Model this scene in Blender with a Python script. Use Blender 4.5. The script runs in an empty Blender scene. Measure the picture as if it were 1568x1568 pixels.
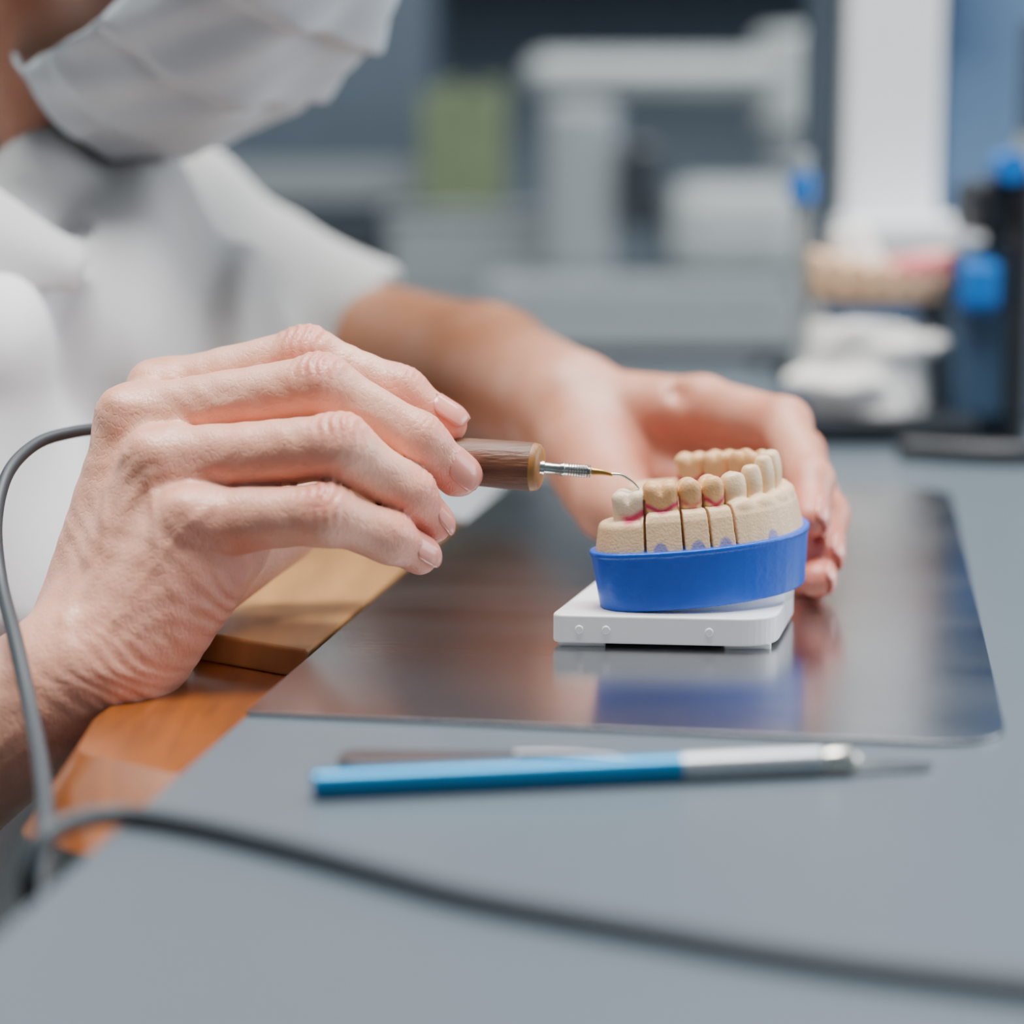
import bpy, math, numpy as np
from mathutils import Vector, Matrix

# ------------------------------------------------------------------ basics
TH = math.radians(9.23); H = 0.143; FP = 3267.0
cT, sT = math.cos(TH), math.sin(TH)
def W(u, v, y):
    """surveyed point: bearing (u,v) measured on the photo + real depth y -> world metres"""
    a = (u-784)/FP; b = (784-v)/FP
    zc = y/(b*sT+cT)
    return np.array([a*zc, y, H+zc*(b*cT-sT)])
def T(u, v, z=0.0):
    """surveyed point lying on horizontal plane z"""
    a = (u-784)/FP; b = (784-v)/FP
    zc = (z-H)/(b*cT-sT)
    return np.array([a*zc, zc*(b*sT+cT), z])
def V(*a): return np.array(a, float)
def nrm(a): a = np.asarray(a, float); return a/np.linalg.norm(a)
def lin(h):
    h = h.lstrip('#'); o = []
    for i in (0, 2, 4):
        c = int(h[i:i+2], 16)/255
        o.append(c/12.92 if c <= .04045 else ((c+.055)/1.055)**2.4)
    return tuple(o)

def mat(name, col, rough=.5, metal=0, var=.08, nscale=30, bump=0, bscale=200, attr=False,
        sss=0, coat=0, rvar=0, spec=None, emis=0, cells=0, stretch=None):
    m = bpy.data.materials.new(name); m.use_nodes = True
    nt = m.node_tree; N = nt.nodes; L = nt.links
    b = N['Principled BSDF']
    tc = N.new('ShaderNodeTexCoord')
    src = tc.outputs['Object']
    if stretch:
        mp_ = N.new('ShaderNodeMapping'); mp_.inputs['Scale'].default_value = stretch
        mp_.inputs['Rotation'].default_value = (0, 0, .167)
        L.new(src, mp_.inputs['Vector']); src = mp_.outputs['Vector']
    nz = N.new('ShaderNodeTexNoise'); nz.inputs['Scale'].default_value = nscale
    nz.inputs['Detail'].default_value = 5
    L.new(src, nz.inputs['Vector'])
    mr = N.new('ShaderNodeMapRange')
    mr.inputs['From Min'].default_value = .3; mr.inputs['From Max'].default_value = .7
    mr.inputs['To Min'].default_value = 1-var; mr.inputs['To Max'].default_value = 1+var
    L.new(nz.outputs['Fac'], mr.inputs['Value'])
    mx = N.new('ShaderNodeVectorMath'); mx.operation = 'SCALE'
    if attr:
        at = N.new('ShaderNodeAttribute'); at.attribute_name = 'Col'
        L.new(at.outputs['Color'], mx.inputs[0])
    else:
        mx.inputs[0].default_value = lin(col)
    L.new(mr.outputs['Result'], mx.inputs['Scale'])
    L.new(mx.outputs['Vector'], b.inputs['Base Color'])
    b.inputs['Roughness'].default_value = rough
    b.inputs['Metallic'].default_value = metal
    if spec is not None: b.inputs['Specular IOR Level'].default_value = spec
    if rvar:
        m2 = N.new('ShaderNodeMapRange')
        m2.inputs['From Min'].default_value = .3; m2.inputs['From Max'].default_value = .7
        m2.inputs['To Min'].default_value = rough-rvar; m2.inputs['To Max'].default_value = rough+rvar
        L.new(nz.outputs['Fac'], m2.inputs['Value']); L.new(m2.outputs['Result'], b.inputs['Roughness'])
    if sss:
        b.inputs['Subsurface Weight'].default_value = sss
        b.inputs['Subsurface Radius'].default_value = (1, .3, .18)
        b.inputs['Subsurface Scale'].default_value = .004
    if coat:
        b.inputs['Coat Weight'].default_value = coat
        b.inputs['Coat Roughness'].default_value = .15
    if bump:
        n2 = N.new('ShaderNodeTexNoise'); n2.inputs['Scale'].default_value = bscale
        n2.inputs['Detail'].default_value = 4
        L.new(src, n2.inputs['Vector'])
        bp = N.new('ShaderNodeBump'); bp.inputs['Strength'].default_value = bump
        bp.inputs['Distance'].default_value = .001
        L.new(n2.outputs['Fac'], bp.inputs['Height']); last = bp
        if cells:
            vo = N.new('ShaderNodeTexVoronoi'); vo.feature = 'DISTANCE_TO_EDGE'; vo.inputs['Scale'].default_value = cells
            wn_ = N.new('ShaderNodeVectorMath'); wn_.operation = 'MULTIPLY'; wn_.inputs[1].default_value = (1, 1.3, .55)
            L.new(src, wn_.inputs[0]); L.new(wn_.outputs[0], vo.inputs['Vector'])
            cr = N.new('ShaderNodeMapRange'); cr.inputs['From Max'].default_value = .12
            L.new(vo.outputs['Distance'], cr.inputs['Value'])
            b2 = N.new('ShaderNodeBump'); b2.inputs['Strength'].default_value = .18; b2.inputs['Distance'].default_value = .0006
            L.new(cr.outputs['Result'], b2.inputs['Height']); L.new(bp.outputs['Normal'], b2.inputs['Normal']); last = b2
        L.new(last.outputs['Normal'], b.inputs['Normal'])
    if emis:
        b.inputs['Emission Strength'].default_value = emis
        b.inputs['Emission Color'].default_value = (1, .98, .95, 1)
    return m

def empty(name):
    e = bpy.data.objects.new(name, None); bpy.context.collection.objects.link(e); return e

def make(name, verts, faces, material, parent=None, smooth=False, col=None, bevel=0, bseg=2, solid=0):
    me = bpy.data.meshes.new(name)
    if isinstance(faces, np.ndarray):
        verts = np.asarray(verts, np.float32)
        me.vertices.add(len(verts)); me.vertices.foreach_set('co', verts.ravel())
        me.loops.add(faces.size); me.loops.foreach_set('vertex_index', faces.ravel().astype(np.int32))
        me.polygons.add(len(faces))
        me.polygons.foreach_set('loop_start', np.arange(0, faces.size, 4, dtype=np.int32))
        me.update(calc_edges=True); me.validate()
    else:
        me.from_pydata([tuple(map(float, v)) for v in verts], [], faces); me.update()
    if smooth: me.polygons.foreach_set('use_smooth', [True]*len(me.polygons))
    if col is not None:
        ca = me.color_attributes.new('Col', 'FLOAT_COLOR', 'POINT')
        c4 = np.ones((len(verts), 4), np.float32); c4[:, :3] = col
        ca.data.foreach_set('color', c4.ravel())
    me.materials.append(material)
    o = bpy.data.objects.new(name, me); bpy.context.collection.objects.link(o)
    if parent: o.parent = parent
    if solid:
        s = o.modifiers.new('s', 'SOLIDIFY'); s.thickness = solid; s.offset = 0
    if bevel:
        bv = o.modifiers.new('b', 'BEVEL'); bv.width = bevel; bv.segments = bseg; bv.limit_method = 'ANGLE'
        bv.angle_limit = math.radians(35)
    return o

def box(name, c, size, m, parent=None, rz=0, bevel=.002, rot=None):
    hx, hy, hz = [s/2 for s in size]
    vs = [V(x, y, z) for x in (-hx, hx) for y in (-hy, hy) for z in (-hz, hz)]
    R = Matrix.Rotation(rz, 3, 'Z') if rot is None else rot
    vs = [np.array(R @ Vector(v))+np.array(c) for v in vs]
    fs = [(0, 1, 3, 2), (4, 6, 7, 5), (0, 4, 5, 1), (2, 3, 7, 6), (0, 2, 6, 4), (1, 5, 7, 3)]
    return make(name, vs, fs, m, parent, bevel=bevel)

def prism(name, poly, z0, z1, m, parent=None, bevel=0, topoly=None, bseg=3):
    n = len(poly); tp = topoly or poly
    vs = [(p[0], p[1], z0) for p in poly]+[(p[0], p[1], z1) for p in tp]
    fs = [tuple(range(n))[::-1], tuple(range(n, 2*n))]+[(i, (i+1) % n, n+(i+1) % n, n+i) for i in range(n)]
    return make(name, vs, fs, m, parent, bevel=bevel, bseg=bseg)

def roundpoly(poly, r, n=6):
    out = []; k = len(poly)
    rr = r if isinstance(r, (list, tuple)) else [r]*k
    for i in range(k):
        p = V(*poly[i]); a = V(*poly[i-1]); b = V(*poly[(i+1) % k]); q = rr[i]
        if q <= 0: out.append(tuple(p)); continue
        p0 = p+nrm(a-p)*q; p1 = p+nrm(b-p)*q
        for j in range(n+1):
            t = j/n; x = (1-t)**2*p0+2*t*(1-t)*p+t*t*p1; out.append(tuple(x))
    return out

def frame(d):
    d = nrm(d); a = V(0, 0, 1) if abs(d[2]) < .9 else V(1, 0, 0)
    s = nrm(np.cross(d, a)); return d, s, np.cross(s, d)

def lathe(name, p0, p1, prof, m, parent=None, seg=32, smooth=True):
    d, s, t = frame(p1-p0); vs = []; fs = []
    for (x, r) in prof:
        for j in range(seg):
            a = 2*math.pi*j/seg; vs.append(p0+d*x+r*(math.cos(a)*s+math.sin(a)*t))
    n = len(prof)
    for i in range(n-1):
        for j in range(seg):
            k = (j+1) % seg; fs.append((i*seg+j, (i+1)*seg+j, (i+1)*seg+k, i*seg+k))
    fs.append(tuple(range(seg))); fs.append(tuple(reversed(range((n-1)*seg, n*seg))))
    o = make(name, vs, fs, m, parent, smooth=smooth)
    e = o.modifiers.new('e', 'EDGE_SPLIT'); e.split_angle = math.radians(40)
    return o
def cyl(name, p0, p1, r, m, parent=None, r1=None, ch=.0006):
    p0 = V(*p0); p1 = V(*p1); L = np.linalg.norm(p1-p0); r1 = r if r1 is None else r1
    return lathe(name, p0, p1, [(0, r-ch), (ch, r), (L-ch, r1), (L, r1-ch)], m, parent)

def catmull(pts, n=10):
    pts = [np.asarray(p, float) for p in pts]
    P = [2*pts[0]-pts[1]]+pts+[2*pts[-1]-pts[-2]]; out = []
    for i in range(1, len(P)-2):
        for j in range(n):
            t = j/n; a, b, c, d = P[i-1:i+3]
            out.append(.5*((2*b)+(-a+c)*t+(2*a-5*b+4*c-d)*t*t+(-a+3*b-3*c+d)*t**3))
    out.append(pts[-1]); return np.array(out)
def tube(name, pts, r, m, parent=None, seg=14, n=10):
    C = catmull(pts, n); k = len(C)
    R = np.interp(np.linspace(0, 1, k), np.linspace(0, 1, len(r)), r) if isinstance(r, (list, tuple)) else np.full(k, r)
    vs = []; fs = []; up = None
    for i in range(k):
        d = nrm(C[min(i+1, k-1)]-C[max(i-1, 0)])
        if up is None: _, s, up = frame(d)
        s = nrm(np.cross(d, up)); up = np.cross(s, d)
        for j in range(seg):
            a = 2*math.pi*j/seg
            vs.append(C[i]+R[i]*(math.cos(a)*s+math.sin(a)*up))
    for i in range(k-1):
        for j in range(seg):
            q = (j+1) % seg; fs.append((i*seg+j, i*seg+q, (i+1)*seg+q, (i+1)*seg+j))
    fs.append(tuple(reversed(range(seg)))); fs.append(tuple(range((k-1)*seg, k*seg)))
    return make(name, vs, fs, m, parent, smooth=True)

# ------------------------------------------------------------------ SDF sculpting
def smin(a, b, k):
    h = np.clip(.5+.5*(b-a)/k, 0, 1); return b*(1-h)+a*h-k*h*(1-h)
def smax(a, b, k): return -smin(-a, -b, k)
def seg(P, a, b, ra, rb, n=None, s=1.0):
    a = np.asarray(a); ba = np.asarray(b)-a
    q = P-a; t = np.clip(q@ba/max(ba@ba, 1e-12), 0, 1)
    q = q-t[:, None]*ba
    if n is not None: q = q+(q@n)[:, None]*n*(1/s-1)
    return np.sqrt((q*q).sum(1))-(ra+(rb-ra)*t)
def ell(P, c, R, r):
    q = (P-c)@np.asarray(R).T; r = np.asarray(r)
    k0 = np.sqrt(((q/r)**2).sum(1))+1e-9; k1 = np.sqrt(((q/r**2)**2).sum(1))+1e-9
    return k0*(k0-1)/k1
def rbox(P, c, R, b, r):
    q = np.abs((P-c)@np.asarray(R).T)-(np.asarray(b)-r)
    return np.sqrt((np.maximum(q, 0)**2).sum(1))+np.minimum(q.max(1), 0)-r
I3 = np.eye(3)

def sdf_mesh(f, lo, hi, h, it=2):
    lo = np.asarray(lo, float); hi = np.asarray(hi, float)
    n = np.ceil((hi-lo)/(4*h)).astype(int)
    gi = np.indices(n).reshape(3, -1).T
    def ev(P):
        out = np.empty(len(P))
        for i in range(0, len(P), 200000): out[i:i+200000] = f(P[i:i+200000])
        return out
    cd = ev(lo+(gi*4+1.5)*h)
    D = cd.reshape(n)
    for ax in range(3): D = np.repeat(D, 4, axis=ax)
    D = D.copy()
    act = gi[np.abs(cd) < 7*h]
    off = np.indices((4, 4, 4)).reshape(3, -1).T
    fi = (act[:, None, :]*4+off[None]).reshape(-1, 3)
    D[fi[:, 0], fi[:, 1], fi[:, 2]] = ev(lo+fi*h)
    S = D < 0
    c = [S[i:S.shape[0]-1+i, j:S.shape[1]-1+j, k:S.shape[2]-1+k] for i in (0, 1) for j in (0, 1) for k in (0, 1)]
    al = c[0].copy(); an = c[0].copy()
    for q in c[1:]: al &= q; an |= q
    M = an & ~al; idx = np.argwhere(M)
    acc = np.zeros((len(idx), 3)); cnt = np.zeros(len(idx))
    for ax in range(3):
        for o in [(p, q) for p in (0, 1) for q in (0, 1)]:
            a = np.zeros(3, int); oth = [x for x in range(3) if x != ax]
            a[oth[0]] = o[0]; a[oth[1]] = o[1]; b = a.copy(); b[ax] = 1
            ia = idx+a; ib = idx+b
            d0 = D[ia[:, 0], ia[:, 1], ia[:, 2]]; d1 = D[ib[:, 0], ib[:, 1], ib[:, 2]]
            m = (d0 < 0) != (d1 < 0); t = np.where(m, d0/np.where(m, d0-d1, 1), 0)
            pos = a+t[:, None]*(b-a); acc += np.where(m[:, None], pos, 0); cnt += m
    vs = lo+(idx+acc/cnt[:, None])*h
    vid = np.full(M.shape, -1); vid[M] = np.arange(len(idx))
    Q = []
    for ax in range(3):
        a1 = (ax+1) % 3; a2 = (ax+2) % 3
        s0 = np.take(S, range(S.shape[ax]-1), axis=ax); s1 = np.take(S, range(1, S.shape[ax]), axis=ax)
        e = np.argwhere(s0 != s1)
        ok = (e[:, a1] > 0) & (e[:, a2] > 0) & (e[:, a1] < S.shape[a1]-1) & (e[:, a2] < S.shape[a2]-1)
        e = e[ok]
        def g(da, db):
            q = e.copy(); q[:, a1] -= da; q[:, a2] -= db; return vid[q[:, 0], q[:, 1], q[:, 2]]
        quad = np.stack([g(1, 1), g(0, 1), g(0, 0), g(1, 0)], 1)
        ins = s0[e[:, 0], e[:, 1], e[:, 2]]
        quad[~ins] = quad[~ins][:, ::-1]; Q.append(quad)
    Q = np.concatenate(Q); Q = Q[(Q >= 0).all(1)]
    for _ in range(it):
        e = h*.4; d = ev(vs); g = np.zeros_like(vs)
        for ax in range(3):
            o = np.zeros(3); o[ax] = e; g[:, ax] = (ev(vs+o)-ev(vs-o))/(2*e)
        g2 = (g*g).sum(1)+1e-6
        st = np.clip(d/g2, -h, h)[:, None]*g; L = np.linalg.norm(st, axis=1)[:, None]+1e-12
        vs = vs-st*np.minimum(1, h*.8/L)
    return vs, Q
def blob(P, c, r): return np.exp(-((P-c)**2).sum(1)/r**2)

# ------------------------------------------------------------------ materials
M_skin = mat('skin', '', .38, attr=True, var=.06, nscale=110, bump=.2, bscale=600, sss=.16, spec=.55, cells=560)
M_nail = mat('nail', '#e2907f', .25, var=.03, sss=.1, coat=.3)
M_table = mat('bench_laminate', '#545f67', .40, var=.03, nscale=8, bump=.1, bscale=600)
M_steel = mat('brushed_steel', '#a9abae', .205, metal=1, var=.03, nscale=16, rvar=.03, bump=.025, bscale=350, stretch=(.5, 1.5, 1))
M_wood = mat('oiled_wood', '#7d410b', .35, var=.45, nscale=22, stretch=(5, .6, 1), coat=.4)
M_woodl = mat('pale_wood', '#a17443', .45, var=.2, nscale=18, stretch=(5, .6, 1), coat=.2)
M_handle = mat('walnut_handle', '#6b4530', .45, var=.4, nscale=34, bump=.35, bscale=160, stretch=(.5, 4, 8))
M_handle2 = mat('light_wood_rim', '#96642c', .45, var=.25, nscale=120)
M_chrome = mat('chrome', '#c9c6bd', .22, metal=1, var=.03)
M_brass = mat('brass', '#b98d4c', .3, metal=1, var=.05)
M_cable = mat('cable_rubber', '#333b41', .5, var=.05)
M_blue = mat('blue_rubber', '#0052c4', .38, var=.04, nscale=300, bump=.15, bscale=500)
M_whitep = mat('white_plastic', '#f4f4f4', .35, var=.01)
M_teeth = mat('dental_stone', '', .42, attr=True, var=.06, nscale=260, bump=.22, bscale=1300, sss=.05)
M_penblue = mat('blue_anodised', '#0a78a8', .3, metal=.5, var=.04)
M_alu = mat('knurled_aluminium', '#a9adb0', .38, metal=.8, var=.15, nscale=900)
M_shirt = mat('shirt_cotton', '', .85, attr=True, var=.03, nscale=15, bump=.2, bscale=900)
M_trouser = mat('trouser_cloth', '#6f7f7b', .9, var=.05)
M_mask = mat('mask_fabric', '#bcc6cb', .8, var=.04, nscale=60, bump=.3, bscale=700)
M_hair = mat('brown_hair', '#3a2a20', .6, var=.3, nscale=80)
M_dark = mat('dark_metal', '#20262c', .4, var=.1)
M_grey = mat('grey_enamel', '#7c8387', .5, var=.05)
M_lgrey = mat('light_grey_enamel', '#959c9d', .5, var=.05)
M_white = mat('white_enamel', '#eaeef0', .4, var=.02)
M_wallb = mat('wall_paint_slate', '#5f6b75', .8, var=.05, nscale=2)
M_wall = mat('wall_paint', '#c2c7c9', .8, var=.03, nscale=2)
M_floor = mat('floor_vinyl', '#3b4146', .5, var=.06, nscale=5)
M_ceil = mat('ceiling_paint', '#e9e9e8', .9, var=.02)
M_green = mat('green_card', '#5f6c50', .7, var=.15)
M_slate = mat('slate_panel', '#414e5a', .5, var=.08)
M_stone = mat('white_plaster', '#eeece8', .7, var=.04)
M_bluep = mat('blue_plastic', '#0f6fc4', .4)
M_bluegrey = mat('window_blind_blue', '#7699c2', .6, var=.04)
M_bgm = mat('blue_grey_metal', '#3d5670', .4, var=.1)

# ------------------------------------------------------------------ room
FL = -.75; CE = 1.95
def wall(name, c, s, m): return box(name, c, s, m, bevel=0)
wall('floor', (0, 1.2, FL-.05), (6.2, 6.2, .1), M_floor)
wall('ceiling', (0, 1.2, CE+.05), (6.2, 6.2, .1), M_ceil)
wall('wall_back', (0, 4.05, .6), (6.2, .1, 2.7), M_wallb)
wall('wall_front', (0, -1.65, .6), (6.2, .1, 2.7), M_wallb)
wall('wall_left', (-2.85, 1.2, .6), (.1, 5.6, 2.7), M_wall)
wr = empty('wall_right')
for nm, c, s in [('wall_sill_part', (2.85, 1.2, -.3), (.1, 5.6, .9)), ('wall_head_part', (2.85, 1.2, 1.75), (.1, 5.6, .4)),
                 ('wall_near_part', (2.85, -.9, .85), (.1, 1.4, 1.4)), ('wall_far_part', (2.85, 3.4, .85), (.1, 1.2, 1.4))]:
    box(nm, c, s, M_wall, wr, bevel=0)
wn = empty('window_1')
for nm, c, s in [('frame_bottom', (2.83, 1.3, .17), (.08, 3.0, .04)), ('frame_top', (2.83, 1.3, 1.53), (.08, 3.0, .04)),
                 ('frame_near', (2.83, -.18, .85), (.08, .04, 1.4)), ('frame_far', (2.83, 2.78, .85), (.08, .04, 1.4)),
                 ('mullion', (2.83, 1.3, .85), (.06, .05, 1.4))]:
    box(nm, c, s, M_white, wn)
box('baseboard_back', (0, 3.985, FL+.05), (5.6, .02, .1), M_white)

# ------------------------------------------------------------------ workbench
e1 = V(.986, -.166, 0); e2 = V(.166, .986, 0); O = V(-.084, .468, 0)
def TB(a, b, z=0): return O+e1*a+e2*b+V(0, 0, z)
wb = empty('workbench')
tp = [TB(0, -.62), TB(1.35, -.62), TB(1.35, 1.05), TB(0, 1.05)]
prism('bench_top', [p[:2] for p in tp], -.03, 0, M_table, wb, bevel=.002)
for i, (a, b) in enumerate([(.06, -.56), (1.29, -.56), (1.29, .99), (.06, .99)]):
    p = TB(a, b); box('leg_%d' % (i+1), (p[0], p[1], (FL-.03)/2), (.05, .05, -FL-.03), M_lgrey, wb, rz=-.167)
mp = empty('metal_work_plate')
A = (V(-.071, .545, 0)-O); a0 = .0008; b0 = A@e2
pl = roundpoly([TB(a0, b0)[:2], TB(.197, b0)[:2], TB(.197, b0+.43)[:2], TB(a0, b0+.43)[:2]], [.001, .022, .022, .001], 10)
prism('plate_sheet', pl, .0002, .0013, M_steel, mp, bevel=.0003)

# wooden armrest clamped along the bench edge
wa = empty('wooden_armrest')
def le(y, o=.0015): return -.084+.168*(y-.468)-o
bot = [(le(.482), .482), (-.124, .513), (-.121, .560), (-.094, .74), (-.085, .86), (le(.86), .86)]
top = [(le(.510), .510), (-.113, .534), (-.1145, .568), (-.091, .74), (-.083, .86), (le(.86), .86)]
bot = roundpoly(bot, [.004, .008, .004, .0, .0, .0], 5); top = roundpoly(top, [.004, .008, .004, .0, .0, .0], 5)
prism('rest_block', bot[::-1], -.0225, -.0065, M_wood, wa, bevel=.002, topoly=top[::-1])
up = [(le(.612), .612), (-.1005, .640), (-.088, .74), (-.082, .86), (le(.86), .86)]
upt = [(le(.618), .618), (-.0985, .645), (-.087, .74), (-.081, .86), (le(.86), .86)]
prism('rest_pad', up[::-1], -.0065, .0010, M_woodl, wa, bevel=.0012, topoly=upt[::-1])
box('bracket', (-.075, .74, -.031), (.04, .12, .017), M_dark, wa)

# ------------------------------------------------------------------ dental model
dm = empty('dental_model')
base = roundpoly([(.0115, .6215), (.0775, .6145), (.0915, .672), (.030, .684)], [.004, .012, .012, .008], 10)
prism('base_plate', base, .0026, .0112, M_whitep, dm, bevel=.0007)
for i, q in enumerate([(.021, .6285), (.070, .6245), (.078, .664), (.040, .672)]):
    prism('foot_%d' % (i+1), roundpoly([(q[0]-.007, q[1]-.0055), (q[0]+.007, q[1]-.0063), (q[0]+.007, q[1]+.005), (q[0]-.007, q[1]+.005)], .001), .0013, .0028, M_whitep, dm)
ed = nrm(V(.0775, .6145, 0)-V(.0115, .6215, 0)); en = V(ed[1], -ed[0], 0)
for i, t in enumerate([.0085, .0165, .047]):
    p = V(.0115, .6215, .0068)+ed*t
    cyl('stud_%d' % (i+1), p-en*.002, p+en*.0004, .0013, M_whitep, dm, ch=.0003)
CL = catmull([V(.0358, .6330), V(.045, .6312), V(.057, .6315), V(.069, .6355), V(.0785, .6435), V(.0828, .6555),
              V(.0805, .668), V(.072, .677), V(.060, .6815), V(.046, .683)], 8)
CS = np.concatenate([[0], np.cumsum(np.linalg.norm(np.diff(CL, axis=0), axis=1))])
def cl_at(s):
    p = V(np.interp(s, CS, CL[:, 0]), np.interp(s, CS, CL[:, 1]))
    q = V(np.interp(s+.001, CS, CL[:, 0]), np.interp(s+.001, CS, CL[:, 1]))
    r = V(np.interp(s-.001, CS, CL[:, 0]), np.interp(s-.001, CS, CL[:, 1]))
    t = nrm(q-r); return p, V(t[0], t[1], 0), V(t[1], -t[0], 0)
def dl(P):
    d = np.full(len(P), 9.)
    C = CL[::2] if (len(CL) % 2) else np.vstack([CL[::2], CL[-1]])
    for a, b in zip(C[:-1], C[1:]):
        ba = b-a; q = P[:, :2]-a; t = np.clip(q@ba/(ba@ba), 0, 1)
        q = q-t[:, None]*ba; d = np.minimum(d, (q*q).sum(1))
    return np.sqrt(d)
def tilt(vs):
    a = math.radians(4.2); c = V(.026, 0, .0105); q = vs-c; o = q.copy()
    o[:, 0] = q[:, 0]*math.cos(a)-q[:, 2]*math.sin(a); o[:, 2] = q[:, 0]*math.sin(a)+q[:, 2]*math.cos(a)
    return o+c
def f_blue(P):
    z = P[:, 2]; w = .0090+.0018*np.clip((z-.0108)/.0165, 0, 1)+.0004*(z > .0272)
    return smax(dl(P)-w, np.abs(z-.0196)-.0090, .0005)
lo, hi = (.015, .615, .008), (.100, .700, .032)
vs, q = sdf_mesh(f_blue, lo, hi, .0005); vs = tilt(vs); vs[:, 2] = np.maximum(vs[:, 2], .0113)
make('blue_rubber_base', vs, q, M_blue, dm, smooth=True)
def f_tier(P): return smax(dl(P)-.0055, np.abs(P[:, 2]-.0120)-.0035, .0008)
vs, q = sdf_mesh(f_tier, lo, hi, .0009); vs = tilt(vs); vs[:, 2] = np.where(vs[:, 2] < .0145, .0108, vs[:, 2])
make('articulation_tier', vs, q, M_whitep, dm, smooth=True)
widths = [.0104, .0102, .0067, .0066, .0076, .0064, .0066, .0060, .0060, .0064, .0066, .0066, .0096, .0092]
kinds = ['M', 'M', 'P', 'P', 'C', 'I', 'I', 'I', 'I', 'C', 'P', 'P', 'M', 'M']
tops = [.0458, .0480, .0482, .0484, .0492, .0502, .0520, .0522, .0518, .0508, .0498, .0496, .0492, .0488]
teeth = []; s = -.0042
for w, k, tz in zip(widths, kinds, tops):
    teeth.append((s+w/2, w, k, tz)); s += w+.0001
gum = [.0370, .0400, .0405, .0405, .0402, .0402, .0404, .0406, .0408, .0408, .0408, .0408, .0406, .0404]
cuts = [teeth[0][0]+teeth[0][1]/2+.0006, teeth[1][0]+teeth[1][1]/2, teeth[2][0]+teeth[2][1]/2, teeth[3][0]+teeth[3][1]/2]
def f_plaster(P):
    z = P[:, 2]; d2 = dl(P)
    w = .0094-.0018*np.clip((z-.028)/.010, 0, 1)-.0012*np.clip((z-.037)/.004, 0, 1)
    gz = np.interp(P[:, 0], [.026, .040, .043, .1], [.0372, .0374, .0398, .0400])
    gz = np.where(P[:, 1] > .655, .0404, gz)
    d = smax(d2-w, np.maximum(.024-z, z-gz), .0022)
    for i in range(4, 13):
        s0, w0, k, tz = teeth[i]; p, t, n = cl_at(s0)
        for sg in (1, -1):
            c = V(p[0], p[1], .0392)+n*sg*.0040
            d = smin(d, ell(P, c, np.stack([t, n, V(0, 0, 1)]), (.0044, .0030, .0024)), .0012)
    td = np.full(len(P), 9.)
    for i, (s0, w0, k, tz) in enumerate(teeth):
        p, t, n = cl_at(s0)
        if i == 0: p = p+V(.0012, 0)
        R = np.stack([t, n, V(0, 0, 1)]); g = gum[i]-.002
        hz = (tz-g)/2; c = V(p[0], p[1], g+hz)
        if k == 'M':
            x = rbox(P, c, R, (w0/2-.0001, .0052, hz-.0006), .0026)
            for a in (-.26, .26):
                for b in (-.0026, .0026):
                    x = smin(x, ell(P, V(p[0], p[1], tz-.0016)+t*a*w0+n*b, R, (.0025, .0023, .0020)), .0010)
            x = smax(x, -ell(P, V(p[0], p[1], tz+.0004), R, (.0034, .0009, .0014)), .0008)
            x = smax(x, -ell(P, V(p[0], p[1], tz-.0004)+n*.0056, R, (.0006, .0016, .0026)), .0010)
        elif k == 'P':
            x = rbox(P, c, R, (w0/2+.0001, .0044, hz-.0006), .0026)
            for b in (-.0022, .0022):
                x = smin(x, ell(P, V(p[0], p[1], tz-.0016)+n*b, R, (.0027, .0021, .0021)), .0010)
            x = smax(x, -ell(P, V(p[0], p[1], tz), R, (.0030, .0007, .0010)), .0006)
        else:
            x = ell(P, c+n*.0006, R, (w0*.60, .0036 if k == 'C' else .0031, hz*1.25))
            x = smax(x, np.abs((P-c)@t)-w0/2-.0001, .0012)
            x = smax(x, z-tz+(0 if k == 'I' else 1)*.25*np.abs((P-c)@t), .0012)
        x = smin(x, seg(P, V(p[0], p[1], g-.001), V(p[0], p[1], g+.002), w0*.36, w0*.40), .002)
        td = smin(td, x, .0003)
    d = smin(d, td, .0006)
    for cs in cuts:
        p, t, n = cl_at(cs)
        b = rbox(P, V(p[0], p[1], .032)+n*.004, np.stack([t, n, V(0, 0, 1)]), (.00042, .011, .0115), .0001)
        d = np.maximum(d, -b)
    return d
vs, q = sdf_mesh(f_plaster, (.015, .615, .0225), (.100, .700, .0550), .00036)
stone = np.array(lin('#e9c497')); wax = np.array(lin('#dfab72')); ivory = np.array(lin('#eccb9f')); white_ = np.array(lin('#edd6b4')); mag = np.array(lin('#c01e5a'))
col = np.tile(stone, (len(vs), 1))
for i, (s0, w0, k, tz) in enumerate(teeth):
    p, t, n = cl_at(s0); rel = vs[:, :2]-p; a = rel@t[:2]; b = rel@n[:2]; z = vs[:, 2]
    if i == 0: a = a-.0012
    inn = (np.abs(a) < w0/2+.0003) & (np.abs(b) < .009)
    tone = [white_, wax, wax*.94, wax*1.04, ivory, ivory*.96, ivory, ivory, ivory, ivory, wax, wax, wax, wax][i]
    wgt = (np.clip((z-gum[i])/.0010, 0, 1)*inn)[:, None]
    col = col*(1-wgt)+tone*wgt
    if i in (0, 1, 3, 10, 11, 12, 13, 2):
        zc = gum[i]+(.0009 if i else .0019)-.0010*np.cos(a/w0*2*math.pi)
        wd = .0008 if i not in (0, 11) else .0014
        st = np.clip(1.15*np.exp(-((z-zc)/wd)**2), 0, 1)*inn*(np.abs(b) > .0022)*(.5 if i == 2 else .95)
        if i == 0: st *= np.clip((a+.0035)/.003, 0, 1)
        col = col*(1-st[:, None])+mag*st[:, None]
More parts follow.
